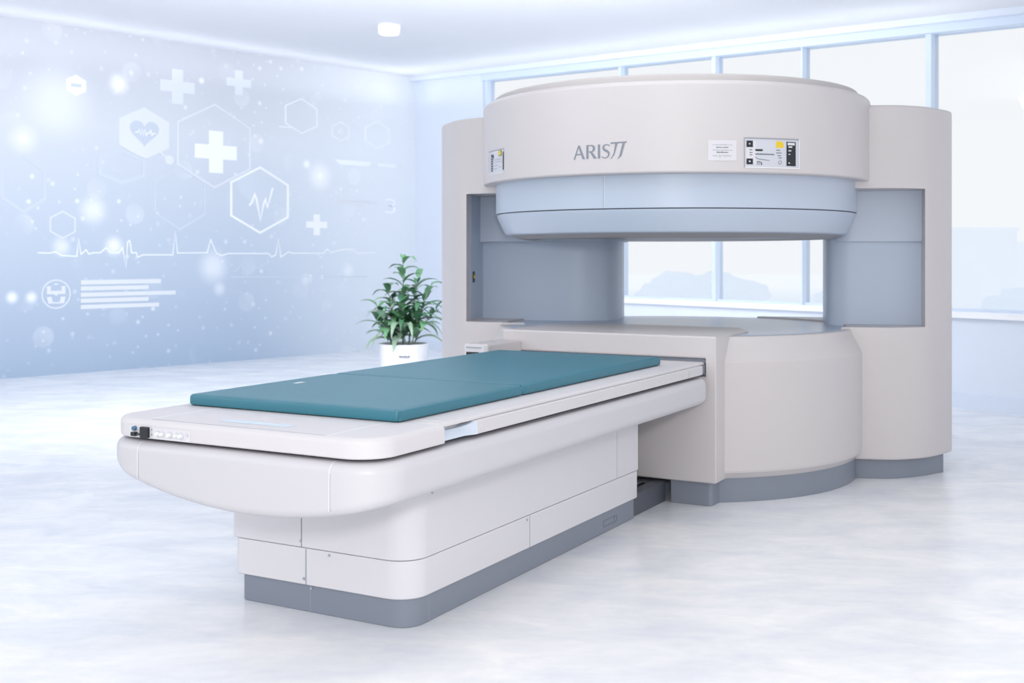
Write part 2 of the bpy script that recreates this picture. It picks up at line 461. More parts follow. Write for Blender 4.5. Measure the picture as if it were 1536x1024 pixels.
# ------------------------------------------------------------------ mattress (lies on the table)
bm = bmesh.new()
for (a, b) in ((3.135, 3.995), (3.997, 5.45)):
    # thick flat cushion, each half a soft-edged slab
    lvm = [(.010, 0), (.003, .003), (0, .010), (0, .028), (.003, .036), (.010, .040), (.03, .0415)]
    loops = []
    for ins, z in lvm:
        r = (.02, .006, .006, .02)
        loops.append([(x, y, .7535 + z) for x, y in rrect(-3.105, -2.166, a, b, .022, ins, 6)])
    loft(bm, loops)
box(bm, -3.09, -2.18, 3.99, 4.002, .757, .7925, 1)
mattress = finish(bm, M_T, None, 'mattress', [M_TEAL, M_TEALD])
tag(mattress, 'flat teal vinyl mattress pad lying on the white patient table', 'mattress')
recenter(mattress)
bm = bmesh.new(); box(bm, -2.996, -2.975, 3.60, 3.65, .7946, .7956)
finish(bm, M_T, mattress, 'care_tag', M_SEAM)['label'] = 'small pale cloth tag'
bm = bmesh.new(); box(bm, -2.1672, -2.1655, 3.138, 3.1465, .757, .789); finish(bm, M_T, mattress, 'corner_seam', M_TEAL)

# ================================================================== SCANNER
scanner = thing('mri_scanner', 'large cream open MRI scanner with round upper magnet on two side posts', 'MRI scanner', M_G)

# upper magnet housing
bm = bmesh.new()
R1 = 1.177
lathe(bm, [(1.0, 1.734), (1.09, 1.734), (R1 - .02, 1.735)] + arc_prof(R1 - .012, 1.747, .012, -90, 0, 4) + arc_prof(R1 - .03, 2.193, .03, 0, 90, 5) + [(.6, 2.225)], 160)
yoke = finish(bm, M_D, scanner, 'upper_housing', M_SHELL)
bm = bmesh.new()
lathe(bm, [(1.11, 2.215)] + arc_prof(1.098, 2.252, .012, 0, 90, 4) + [(.5, 2.266)], 128)
finish(bm, M_D, yoke, 'top_plate', mat('top_plate_grey', (190, 186, 186), .5))
# middle ring
bm = bmesh.new()
lathe(bm, [(1.0, 1.557), (1.099, 1.557), (1.10, 1.56), (1.10, 1.74), (1.0, 1.74)], 160)
ph = -.2397
p = Vector((1.1005 * S(ph), -1.1005 * Cc(ph)))
t = Vector((Cc(ph), S(ph)))
for k, mi in ((-1, 1), (1, 2)):
    a = p + t * (.0022 * (k - 1)); b_ = p + t * (.0022 * k)
    vs = [bm.verts.new((v.x, v.y, z)) for v, z in ((a, 1.56), (b_, 1.56), (b_, 1.735), (a, 1.735))]
    bm.faces.new(vs).material_index = mi
ring = finish(bm, M_D, scanner, 'magnet_ring', [M_RING, M_JOINT, M_SEAM])
bm = bmesh.new()
lathe(bm, [(1.00, 1.424), (1.024, 1.426), (1.036, 1.431), (1.046, 1.442), (1.090, 1.533), (1.094, 1.551), (1.06, 1.5525), (1.06, 1.56), (.9, 1.56)], 160)
ringcap = finish(bm, M_D, scanner, 'magnet_lower_ring', M_RING, 25)
bm = bmesh.new()
lathe(bm, [(.2, 1.414), (.90, 1.414), (.93, 1.402), (.945, 1.404), (1.0, 1.421), (1.015, 1.4255), (.95, 1.45)], 128)
finish(bm, M_D, scanner, 'magnet_face', M_RING2)
bm = bmesh.new()
lathe(bm, [(1.058, 1.551), (1.0942, 1.552), (1.0942, 1.5575), (1.058, 1.5585)], 160, cap0=False, cap1=False)
finish(bm, M_D, ring, 'ring_seam', M_DARK)  # dark seam between the two magnet rings

# lower magnet housing (drum)
bm = bmesh.new()
lathe(bm, [(1.0, .128), (1.104, .128), (1.136, .162)] + arc_prof(1.128, .172, .01, -40, 0, 3) + arc_prof(1.128, .738, .01, 0, 30, 3) + [(1.078, .860)] + arc_prof(1.066, .860, .013, 27, 90, 4) + [(1.035, .873), (1.03, .868), (.9, .868)], 160)
drum = finish(bm, M_D, scanner, 'lower_housing', M_SHELL, 25)
bc = bmesh.new(); box(bc, -3.2, -1.985, 5.0, 5.94, .0, 1.0)
cut(drum, bc, M_T)
bm = bmesh.new()
lathe(bm, [(1.025, .860), (1.025, .871), (1.018, .8745), (.3, .8755)], 128)
finish(bm, M_D, drum, 'patient_plate', M_PLATE)['label'] = 'pale blue-grey flat disc on top of the lower housing'
bm = bmesh.new()
lathe(bm, [(.8, 0), (1.098, 0), (1.10, .003), (1.10, .131), (.8, .131)], 128)
dp = finish(bm, M_D, drum, 'plinth', M_PLINTH); dp['label'] = 'curved slate grey skirting'
bc = bmesh.new(); box(bc, -3.3, -2.02, 5.0, 5.97, -.1, .3)
cut(dp, bc, M_T)

# side posts: full plan with a recess cut between the two magnets
def post(sx):
    P = lambda l: [(sx * a, b) for a, b in l]
    front = catmull([(.95, -.165), (1.10, -.168), (1.27, -.140), (1.45, -.015), (1.59, .19)], 8)
    inner = [(-sx * .051 + 1.04 * Cc(a), .039 + 1.04 * S(a)) for a in [math.radians(62 + (-11.2 - 62) * k / 24) for k in range(25)]]
    plan = P(inner + front + catmull([(1.612, .24), (1.618, .42), (1.60, .72)], 5)[0:] + [(1.52, .86), (1.30, .95), (.60, .98)])
    bm = bmesh.new()
    # keep clear of the magnet: the inner edge runs inside the drum
    prism(bm, plan, .113, 2.178, bev=.018)
    o = finish(bm, M_G, scanner, 'post', M_SHELL, 20)
    lip = 1.43 if sx > 0 else 1.345
    bc = bmesh.new()
    # rounded cutter in the x,z plane swept along y
    xs = sorted((sx * lip, sx * .2)); ol = [(xs[0], .885), (xs[1], .885), (xs[1], 1.695), (xs[0], 1.695)]
    loft(bc, [[(x, -1.0, z) for x, z in ol], [(x, 3.0, z) for x, z in ol]])
    cut(o, bc, M_G, .012, 4)
    return o, plan
pr, planr = post(1)
pl, planl = post(-1)
for o, s in ((pr, 1), (pl, -1)):
    o['label'] = 'right side post with a square recess' if s > 0 else 'left side post with a square recess'
    P = lambda l: [(s * a, b) for a, b in l]
    bm = bmesh.new()
    prism(bm, P([(.98, -.12), (1.06, -.128)] + catmull([(1.09, -.127), (1.25, -.098), (1.41, .016), (1.53, .155)], 6) + [(1.556, .18), (1.565, .25), (1.55, .7), (1.2, .88), (.7, .88)]), 0, .12, bev=.003)
    finish(bm, M_G, o, 'plinth', M_PLINTH)
def column(plan, z0, z1, par, name, m, bev=.004):
    bm = bmesh.new(); prism(bm, plan, z0, z1, bev=bev)
    return finish(bm, M_G, par, name, m, 25)
# right column and collar
column([(1.43, .17)] + catmull([(1.10, .165), (.99, .17), (.915, .20), (.88, .25), (.872, .34)], 6) + [(.872, .80), (1.43, .82)], .862, 1.72, pr, 'inner_column', M_COL)
column([(1.43, .145)] + catmull([(1.10, .145), (1.0, .15), (.93, .185), (.90, .25), (.895, .32)], 6) + [(.895, .83), (1.43, .84)], 1.387, 1.72, pr, 'column_collar', M_RING)
# left column and collar
column([(-1.346, .30)] + catmull([(-1.0, .29), (-.80, .288), (-.64, .315), (-.52, .38), (-.465, .48), (-.45, .62)], 6) + [(-.47, .86), (-1.346, .9)], .862, 1.72, pl, 'inner_column', M_COL)
column([(-1.346, .235)] + catmull([(-.9, .235), (-.7, .245), (-.54, .31), (-.46, .42), (-.43, .6)], 6) + [(-.45, .88), (-1.346, .92)], 1.395, 1.72, pl, 'column_collar', M_RING)
# recess back strip seen beside the columns
bm = bmesh.new(); box(bm, 1.437, 1.44, .15, .8, .89, 1.69); finish(bm, M_G, pr, 'recess_lining', M_COL)
bm = bmesh.new(); box(bm, -1.352, -1.347, -.02, .8, .89, 1.69); 
bm.free()
bm = bmesh.new(); q0, q1 = .06, .30
box(bm, -1.3465, -1.3435, .0, .80, .892, 1.688); finish(bm, M_G, pl, 'recess_lining', M_COL)
bm = bmesh.new()
rbox(bm, -1.344, -1.338, .045, .085, 1.13, 1.20, r=.004); rbox(bm, -1.340, -1.334, .052, .075, 1.155, 1.178, r=.003, mi=1)
box(bm, -1.336, -1.3325, .055, .07, 1.175, 1.188, 2)
finish(bm, M_G, pl, 'switch', [M_BLACK, M_YEL, M_GREEN])

# entry box in front of the lower magnet, square to the table
bm = bmesh.new()
pts = [(-3.236, 5.71), (-1.971, 5.71), (-1.971, 6.25), (-2.1, 6.5), (-3.0, 6.5), (-3.236, 6.25)]
prism(bm, pts, .126, .886)
entry = finish(bm, M_T, scanner, 'entry_box', [M_SHELL])
bc = bmesh.new(); box(bc, -3.135, -2.029, 5.5, 5.785, .675, .770)
cut(entry, bc, M_T, .010, 3)
bm = bmesh.new(); box(bm, -3.13, -2.034, 5.772, 5.786, .68, .766); 
for v in bm.verts: pass
finish(bm, M_T, entry, 'slot_lining', M_RING)
bm = bmesh.new()
rbox(bm, -2.235, -2.008, 5.75, 6.3, 0, .13, r=(.004, .02, .01, .01), bb=.003)
finish(bm, M_T, entry, 'plinth', M_PLINTH)
bm = bmesh.new()
rbox(bm, -3.22, -3.0, 5.75, 6.3, 0, .13, r=(.02, .004, .01, .01), bb=.003)
finish(bm, M_T, entry, 'plinth', M_PLINTH)
# control box left of the table
bm = bmesh.new()
rbox(bm, -3.262, -3.112, 5.335, 5.715, .757, .829, r=.012, bt=.012, bb=.004)
cb = finish(bm, M_T, entry, 'control_box', [M_SHELL])
bm = bmesh.new()
box(bm, -3.255, -3.132, 5.333, 5.336, .760, .821, 0)
for i in range(14): box(bm, -3.243 + i * .0068, -3.239 + i * .0068, 5.3318, 5.334, .806, .812 - (i % 3) * .0012, 1)
for i in range(10): box(bm, -3.24 + i * .0088, -3.236 + i * .0088, 5.3318, 5.334, .799, .801, 2)
rbox(bm, -3.243, -3.165, 5.329, 5.336, .770, .785, r=.002, mi=3)
finish(bm, M_T, cb, 'control_panel', [M_WHITE, M_TEXT, M_TEXTL, M_BLACK])

# ---- lettering and panels wrapped on the upper housing
def wrap(bm, phi0, z0, R, ks=1.0):
    for v in bm.verts:
        s, t_, d = v.co.x, v.co.y, v.co.z
        ph = phi0 + s * ks / R; r = R + d
        v.co = (r * S(ph), -r * Cc(ph), z0 + t_)
def flat(bm, pts, d=.0008, mi=0, d0=-.002):
    f0 = [bm.verts.new((x, y, d)) for x, y in pts]
    f = bm.faces.new(f0); f.material_index = mi
    g0 = [bm.verts.new((x, y, d0)) for x, y in pts]
    n = len(pts)
    for i in range(n):
        f = bm.faces.new((f0[i], f0[(i + 1) % n], g0[(i + 1) % n], g0[i])); f.material_index = mi
def fr(bm, x0, x1, y0, y1, d=.0008, mi=0, seg=.02):
    n = max(1, int(math.ceil((x1 - x0) / seg)))
    for i in range(n):
        a = x0 + (x1 - x0) * i / n; b = x0 + (x1 - x0) * (i + 1) / n
        vs = [bm.verts.new(p) for p in ((a, y0, d), (b, y0, d), (b, y1, d), (a, y1, d))]
        bm.faces.new(vs).material_index = mi
def frame_rect(bm, x0, x1, y0, y1, w, d0, d1, mi):
    """rim whose outer edge sits at d0 and inner edge at d1"""
    fr(bm, x0, x1, y1 - w, y1, d0, mi); fr(bm, x0, x1, y0, y0 + w, d0, mi)
    fr(bm, x0, x0 + w, y0 + w, y1 - w, d0, mi); fr(bm, x1 - w, x1, y0 + w, y1 - w, d0, mi)
def stroke(bm, pts, w, mi=0, d=.0012):
    """ribbon of varying width along pts; w a list or a number"""
    n = len(pts)
    L_, R_ = [], []
    for i in range(n):
        a = Vector(pts[max(0, i - 1)]); b = Vector(pts[min(n - 1, i + 1)])
        t_ = (b - a).normalized(); nn = Vector((-t_.y, t_.x)); ww = (w[i] if isinstance(w, (list, tuple)) else w) / 2
        L_.append(Vector(pts[i]) + nn * ww); R_.append(Vector(pts[i]) - nn * ww)
    for i in range(n - 1):
        vs = [bm.verts.new((v.x, v.y, d)) for v in (L_[i], L_[i + 1], R_[i + 1], R_[i])]
        bm.faces.new(vs).material_index = mi

# logo: A R I S and a double slanted T, unit = cap height
def logo():
    bm = bmesh.new(); k = .0745; sl = 0.0
    def P(x, y): return (x * k, y * k)
    def poly(pts):
        vs = [bm.verts.new((x * k, y * k, .0012)) for x, y in pts]; bm.faces.new(vs)
    # A
    poly([(0.0, 0), (.12, 0), (.43, .88), (.40, 1.0), (.37, 1.0)])
    poly([(.37, 1.0), (.50, 1.0), (.92, 0), (.72, 0), (.40, .84)])
    poly([(.17, .30), (.66, .30), (.62, .39), (.20, .39)])
    # R
    poly([(1.02, 0), (1.19, 0), (1.19, 1.0), (1.02, 1.0)])
    def arc(cx, cy, rx, ry, a0, a1, n, ws):
        pts = [(cx + rx * Cc(math.radians(a0 + (a1 - a0) * i / n)), cy + ry * S(math.radians(a0 + (a1 - a0) * i / n))) for i in range(n + 1)]
        stroke(bm, [(x * k, y * k) for x, y in pts], [ww * k for ww in ws], 0, .0012)
    n = 12
    arc(1.38, .73, .23, .225, 90, -90, n, [.08 + .10 * S(PI * i / n) for i in range(n + 1)])
    poly([(1.19, .915), (1.38, .915), (1.38, .995), (1.19, .995)])
    poly([(1.19, .465), (1.38, .465), (1.38, .545), (1.19, .545)])
    poly([(1.30, .47), (1.47, .50), (1.83, 0), (1.60, 0)])
    # I
    poly([(1.90, 0), (2.07, 0), (2.07, 1.0), (1.90, 1.0)])
    # S
    pts = catmull([(2.79, .87), (2.66, .95), (2.50, .96), (2.37, .90), (2.30, .77), (2.35, .64), (2.50, .545), (2.65, .45), (2.72, .30), (2.65, .12), (2.50, .035), (2.33, .04), (2.18, .12)], 4)
    m = len(pts); ws = [.07 + .10 * math.exp(-((i / (m - 1) - .5) / .22) ** 2) + .02 * math.exp(-((i / (m - 1) - .3) / .1) ** 2) for i in range(m)]
    stroke(bm, [(x * k, y * k) for x, y in pts], [w * k for w in ws])
    # slanted double stem under one bar
    poly([(2.83, 1.0), (2.86, 1.11), (4.02, 1.15), (3.98, 1.04)])
    poly([(3.17, 1.02), (3.36, 1.02), (3.12, .22), (2.90, -.06), (2.84, -.06), (3.05, .30)])
    poly([(3.70, 1.03), (3.88, 1.03), (3.62, .12), (3.34, -.10), (3.33, -.07), (3.47, .16)])
    wrap(bm, -.3660, 1.819, R1, 1.03)
    return finish(bm, M_D, yoke, 'logo_lettering', M_LOGO, 60)
logo()

# right information panel
def info_panel():
    bm = bmesh.new(); mats = [M_SHELL, M_PANEL, M_BLACK, M_YEL, M_TEXT, M_WHITE, M_SEAM, M_JOINT]
    W, H = .312, .158
    fr(bm, .004, W - .004, .004, H - .004, .0008, 1)
    # recess rim painted as light and shade: grey shade line on top and left, bright edge on the bottom and right
    for (x0, x1, y0, y1, mi) in ((0, W, H - .006, H, 7), (0, .004, 0, H, 7), (0, W, 0, .005, 6), (W - .005, W, 0, H, 6)): fr(bm, x0, x1, y0, y1, .003, mi)
    fr(bm, .010, .062, .020, .142, .0012, 5)
    fr(bm, .012, .046, .108, .142, .002, 2); fr(bm, .012, .046, .018, .048, .002, 2)
    fr(bm, .024, .032, .122, .128, .003, 5); fr(bm, .024, .033, .030, .037, .003, 5)
    for y, x1 in ((.092, .042), (.078, .044), (.066, .042)): fr(bm, .028, x1, y, y + .004, .002, 4)
    fr(bm, .060, .218, .016, .146, .0011, 5 if False else 1)
    fr(bm, .058, .098, .088, .098, .002, 2)
    for i in range(11): fr(bm, .058 + i * .0095, .066 + i * .0095, .069, .075 + (i % 2) * .001, .002, 4)
    stroke(bm, [(.058, .058), (.066, .050), (.080, .046), (.135, .040)], .003, 4, .002)
    for x in (.068, .078, .088): fr(bm, x, x + .0025, .016, .033, .002, 2)
    stroke(bm, [(.068, .033), (.080, .033), (.092, .028), (.094, .016)], .0025, 2, .002)
    flat(bm, [(.172, .108), (.212, .108), (.216, .120), (.212, .136), (.205, .142), (.172, .142)], .002, 3, .0005)
    for y, a, b in ((.093, .172, .196), (.079, .172, .204), (.065, .180, .202), (.053, .186, .204)): fr(bm, a, b, y, y + .004, .002, 4)
    stroke(bm, [(.186, .024), (.186, .034), (.194, .040), (.204, .037), (.202, .028), (.193, .022), (.186, .024)], .0025, 4, .002)
    fr(bm, .232, .288, .014, .142, .002, 2)
    fr(bm, .238, .281, .124, .137, .003, 5)
    for y, x1, h in ((.111, .266, .008), (.092, .260, .006), (.074, .254, .004), (.027, .252, .006)): fr(bm, .243, x1, y, y + h, .003, 5)
    wrap(bm, .4184, 1.762, R1, 1.069)
    return finish(bm, M_D, yoke, 'information_panel', mats, 60)
info_panel()['label'] = 'recessed notice panel with black strip and yellow square'
def left_panel():
    bm = bmesh.new(); mats = [M_SHELL, M_PANEL, M_BLACK, M_YEL, M_TEXTL, M_WHITE, M_JOINT, M_GREEN]
    W, H = .231, .141
    fr(bm, 0, W, 0, H, .0008, 1)
    for (x0, x1, y0, y1, mi) in ((0, W, H - .006, H, 6), (0, .012, 0, H, 5), (0, W, 0, .008, 5), (W - .012, W, .018, H - .018, 2)): fr(bm, x0, x1, y0, y1, .002, mi)
    fr(bm, .055, .085, .018, .118, .002, 2); fr(bm, .075, .100, .095, .115, .0021, 2)
    for i in range(6): fr(bm, .064, .080, .026 + i * .014, .031 + i * .014, .003, 5)
    fr(bm, .168, .208, .100, .132, .0018, 7); fr(bm, .172, .200, .104, .130, .0024, 3)
    for y, a, b in ((.080, .095, .200), (.066, .105, .205), (.046, .100, .160), (.028, .100, .150), (.034, .175, .205)): fr(bm, a, b, y, y + .006, .002, 4)
    wrap(bm, -1.0796, 1.780, R1, 1.133)
    return finish(bm, M_D, yoke, 'information_panel', mats, 60)
left_panel()['label'] = 'notice panel on the far left of the upper housing'
def paper():
    bm = bmesh.new(); W, H = .148, .106
    fr(bm, 0, W, 0, H, .0010, 0)
    for j, (y, a, b) in enumerate(((.080, .022, .125), (.066, .042, .104), (.052, .024, .124), (.040, .044, .104), (.022, .024, .050), (.022, .094, .120), (.024, .055, .092), (.016, .056, .066), (.016, .084, .089))):
        x = a
        while x < b:
            w = random.uniform(.004, .010); fr(bm, x, min(b, x + w), y, y + random.uniform(.003, .006), .0018, 1 if j in (1, 3) else 2); x += w + .0016
    wrap(bm, .2549, 1.798, R1, 1.03)
    return finish(bm, M_D, yoke, 'paper_label', [M_WHITE, M_TEXT, M_TEXTL], 60)
paper()

# ================================================================== ROOM
WC = Vector((-1.39, 16.5, 0))
WL = Vector((-4.02, -4.27, 0)).normalized()       # along the left wall, away from the corner
WN = Vector((.728, -.6854, 0))                    # left wall normal, into the room
WR = Vector((5.18, -6.56, 0)).normalized()        # along the window wall, away from the corner
WRN = Vector((-WR.y, WR.x, 0)); WRN = WRN if WRN.y < 0 else -WRN   # into the room
def ceil_z(v):
    d = (v - WC).dot(WN); return 3.84 - .058 * d
def frame_mat(o, x, n):
    return Matrix(((x.x, n.x, 0, o.x), (x.y, n.y, 0, o.y), (0, 0, 1, 0), (0, 0, 0, 1)))
M_WL = frame_mat(WC, WL, WN)      # x along wall, y into room
M_WR = frame_mat(WC, WR, WRN)

def quadslab(name, corners, t, m):
    bm = bmesh.new(); n = len(corners)
    a = [Vector(c) for c in corners]; b = [c + Vector(t) for c in a]
    loft(bm, [a, b])
    return structure(finish(bm, I4, None, name, m))
P = lambda v, z: Vector((v.x, v.y, z))
# floor
A_ = WC; B_ = WC + WL * 17; D_ = WC + WR * 15
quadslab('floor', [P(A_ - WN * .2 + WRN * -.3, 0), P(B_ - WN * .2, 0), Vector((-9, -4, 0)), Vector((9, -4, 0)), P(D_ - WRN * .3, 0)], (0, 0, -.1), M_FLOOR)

# left wall; light gradient and soft glows painted into its colour
def mural_glow_material():
    m = mat('mural_painted_glow', (206, 219, 236), 0.5)
    nt = m.node_tree; b = nt.nodes['Principled BSDF']; N = nt.nodes.new; Lk = nt.links.new
    tc = N('ShaderNodeTexCoord'); sp = N('ShaderNodeSeparateXYZ'); Lk(tc.outputs['Object'], sp.inputs[0])
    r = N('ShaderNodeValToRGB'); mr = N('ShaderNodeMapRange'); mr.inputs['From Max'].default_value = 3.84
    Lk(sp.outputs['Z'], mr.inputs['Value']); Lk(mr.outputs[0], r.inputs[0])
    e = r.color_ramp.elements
    e[0].position = 0.0; e[0].color = lin((160, 179, 202)); e[1].position = 1.0; e[1].color = lin((194, 197, 206))  # wall light painted as a bottom-to-top gradient
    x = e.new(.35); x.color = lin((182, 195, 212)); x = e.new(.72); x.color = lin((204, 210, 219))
    # brighter light at the corner end, painted in as a paler tint
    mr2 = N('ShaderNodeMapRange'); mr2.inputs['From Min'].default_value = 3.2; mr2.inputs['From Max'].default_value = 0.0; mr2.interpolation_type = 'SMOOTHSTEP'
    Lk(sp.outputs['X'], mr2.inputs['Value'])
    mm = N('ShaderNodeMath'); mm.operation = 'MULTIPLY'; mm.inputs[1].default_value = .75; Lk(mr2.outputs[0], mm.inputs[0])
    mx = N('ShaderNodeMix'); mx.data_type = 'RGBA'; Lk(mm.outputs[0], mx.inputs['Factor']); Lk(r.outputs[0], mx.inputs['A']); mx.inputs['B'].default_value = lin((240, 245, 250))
    last = mx.outputs['Result']
    white = lin((246, 248, 252))
    def layer(fac_socket, amt):
        nonlocal last
        q = N('ShaderNodeMath'); q.operation = 'MULTIPLY'; q.inputs[1].default_value = amt; Lk(fac_socket, q.inputs[0])
        m2 = N('ShaderNodeMix'); m2.data_type = 'RGBA'; Lk(q.outputs[0], m2.inputs['Factor']); Lk(last, m2.inputs['A']); m2.inputs['B'].default_value = white
        last = m2.outputs['Result']
    # flat coordinates on the wall (drop depth)
    cb = N('ShaderNodeCombineXYZ'); Lk(sp.outputs['X'], cb.inputs['X']); Lk(sp.outputs['Z'], cb.inputs['Y'])
    for scale, lo, hi, amt in ((2.4, .09, .02, .55), (4.2, .10, .02, .40), (1.3, .17, .13, .18)):
        v = N('ShaderNodeTexVoronoi'); v.inputs['Scale'].default_value = scale; v.voronoi_dimensions = '2D'; v.inputs['Randomness'].default_value = 1
        Lk(cb.outputs[0], v.inputs['Vector'])
        k = N('ShaderNodeMapRange'); k.inputs['From Min'].default_value = lo; k.inputs['From Max'].default_value = hi; k.interpolation_type = 'SMOOTHSTEP'
        Lk(v.outputs['Distance'], k.inputs['Value'])
        # only some cells
        wn = N('ShaderNodeTexNoise'); wn.inputs['Scale'].default_value = 1.3; Lk(cb.outputs[0], wn.inputs['Vector'])
        k2 = N('ShaderNodeMapRange'); k2.inputs['From Min'].default_value = .42; k2.inputs['From Max'].default_value = .62; Lk(wn.outputs['Fac'], k2.inputs['Value'])
        q = N('ShaderNodeMath'); q.operation = 'MULTIPLY'; Lk(k.outputs[0], q.inputs[0]); Lk(k2.outputs[0], q.inputs[1])
        layer(q.outputs[0], amt)
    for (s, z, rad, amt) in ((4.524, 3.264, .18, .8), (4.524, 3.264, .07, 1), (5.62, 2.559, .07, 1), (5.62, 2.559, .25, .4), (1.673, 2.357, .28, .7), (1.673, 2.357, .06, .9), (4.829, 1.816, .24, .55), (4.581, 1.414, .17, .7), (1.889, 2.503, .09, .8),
                             (5.199, 1.403, .16, .5), (3.286, 1.17, .3, .5), (5.25, 3.0, .60, .40), (5.741, .86, .10, .8), (5.533, .854, .10, .7), (3.45, 3.42, .06, .8), (3.6, 3.3, .06, .8), (2.6, 2.75, .06, .6), (3.2, .9, .13, .4), (1.2, 1.1, .15, .4), (1.9, 1.0, .12, .35)):  # soft glow spots painted into the wall colour
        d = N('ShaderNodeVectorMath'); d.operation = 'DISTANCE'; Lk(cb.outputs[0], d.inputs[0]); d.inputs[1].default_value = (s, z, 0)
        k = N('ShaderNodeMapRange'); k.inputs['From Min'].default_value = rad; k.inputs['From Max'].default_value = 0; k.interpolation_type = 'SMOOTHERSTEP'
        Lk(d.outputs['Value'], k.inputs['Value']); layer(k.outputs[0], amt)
    Lk(last, b.inputs['Base Color'])
    return m
def wallmesh(name, M, x0, x1, z0, z1, t, m):
    """slab with its room face at y=0; object origin at the corner so its coordinates are the wall's"""
    bm = bmesh.new(); z1f = z1 if callable(z1) else (lambda x: z1)
    a = [(x0, 0, z0), (x1, 0, z0), (x1, 0, z1f(x1)), (x0, 0, z1f(x0))]
    loft(bm, [a, [(x, -t, z) for x, _, z in a]])
    bmesh.ops.recalc_face_normals(bm, faces=bm.faces)
    me = bpy.data.meshes.new(name); bm.to_mesh(me); bm.free(); me.materials.append(m)
    o = bpy.data.objects.new(name, me); col.objects.link(o); o.matrix_world = M
    return structure(o)
wallmesh('wall_left', M_WL, -.15, 9.5, 0, 3.86, .15, mural_glow_material())
def czr(x): return ceil_z(WC + WR * x)
# window wall: low wall, corner pier, header
wallmesh('wall_right', M_WR, 0, 14, 0, .79, .2, M_WALLW)
bm = bmesh.new(); a = [(0, 0, .79), (1.62, 0, .79), (1.62, 0, 3.9), (0, 0, 3.9)]; loft(bm, [a, [(x, -.2, z) for x, _, z in a]])
structure(finish(bm, M_WR, None, 'trim_1', M_WALLW), 'pale plain pier beside the room corner')
bm = bmesh.new(); loft(bm, [[(1.5, .06, .775), (14, .06, .775), (14, .06, .825), (1.5, .06, .825)], [(1.5, -.2, .775), (14, -.2, .775), (14, -.2, .825), (1.5, -.2, .825)]])
structure(finish(bm, M_WR, None, 'trim_2', M_SILL), 'white window sill')
bm = bmesh.new()
loft(bm, [[(0, .10, czr(0) - .06), (0, .10, czr(0) + .02), (0, -.1, czr(0) + .02), (0, -.1, czr(0) - .06)], [(14, .10, czr(14) - .055), (14, .10, czr(14) + .02), (14, -.1, czr(14) + .02), (14, -.1, czr(14) - .055)]])
structure(finish(bm, M_WR, None, 'trim_3', M_WALLW), 'thin cornice above the windows')
bm = bmesh.new()
loft(bm, [[(1.6, .02, czr(1.6) - .14), (1.6, .02, czr(1.6) - .05), (1.6, -.2, czr(1.6) - .05), (1.6, -.2, czr(1.6) - .14)], [(14, .02, czr(14) - .115), (14, .02, czr(14) - .05), (14, -.2, czr(14) - .05), (14, -.2, czr(14) - .115)]])
structure(finish(bm, M_WR, None, 'trim_4', M_FRAME), 'blue-grey window header beam')
bm = bmesh.new(); loft(bm, [[(0, 0, 0), (0, .02, 0), (0, .02, .13), (0, 0, .14)], [(14, 0, 0), (14, .02, 0), (14, .02, .13), (14, 0, .14)]])
structure(finish(bm, M_WR, None, 'baseboard_right', M_BASEB))
# windows
mull = [(1.66, .06), (4.2, .04), (5.62, .05), (6.75, .014), (8.11, .055), (10.2, .05), (12.3, .05)]
for i in range(len(mull) - 1):
    (xa, wa), (xb, wb) = mull[i], mull[i + 1]
    w = thing('window_%d' % (i + 1), 'tall pane of the window band', 'window', M_WR @ Matrix.Translation(((xa + xb) / 2, -.08, .82)))
    del w['category']; del w['label']; structure(w)
    bm = bmesh.new()
    zt = lambda x: czr(x) - .12
    box(bm, xa - wa / 2, xa + wa / 2, -.14, -.02, .82, zt(xa))
    loft(bm, [[(xa, -.12, .825), (xa, -.06, .825), (xa, -.06, .85), (xa, -.12, .85)], [(xb, -.12, .825), (xb, -.06, .825), (xb, -.06, .85), (xb, -.12, .85)]])
    finish(bm, M_WR, w, 'window_frame', M_FRAME)
    bm = bmesh.new()
    loft(bm, [[(xa + wa / 2, -.094, .84), (xb - wb / 2, -.094, .84), (xb - wb / 2, -.094, zt(xb) + .02), (xa + wa / 2, -.094, zt(xa) + .02)], [(xa + wa / 2, -.088, .84), (xb - wb / 2, -.088, .84), (xb - wb / 2, -.088, zt(xb) + .02), (xa + wa / 2, -.088, zt(xa) + .02)]])
    finish(bm, M_WR, w, 'window_pane', M_GLASS)
# ceiling (slopes gently down along the window wall)
def cz(v): return P(v, ceil_z(v))
quadslab('ceiling', [cz(WC - WN * .15 - WRN * .2), cz(WC + WL * 11), cz(Vector((-5, 3, 0))), cz(Vector((5.5, 3, 0))), cz(WC + WR * 14 - WRN * .2)], (0, 0, .12), M_CEIL)

# ceiling downlight
cx, cy = -1.247, 11.76; zc = ceil_z(Vector((cx, cy, 0)))
dl = thing('ceiling_light', 'small round white surface downlight glowing on the ceiling near the corner', 'ceiling light', Matrix.Translation((cx, cy, zc)))
bm = bmesh.new(); lathe(bm, [(.085, .0), (.115, .0), (.118, -.01), (.113, -.085), (.098, -.092), (.09, -.085)], 40)
finish(bm, Matrix.Translation((cx, cy, zc)), dl, 'lamp_housing', M_LAMPB)
bm = bmesh.new(); lathe(bm, [(.0001, -.094), (.07, -.094), (.096, -.089), (.09, -.08)], 40)
finish(bm, Matrix.Translation((cx, cy, zc)), dl, 'diffuser', M_LAMP)

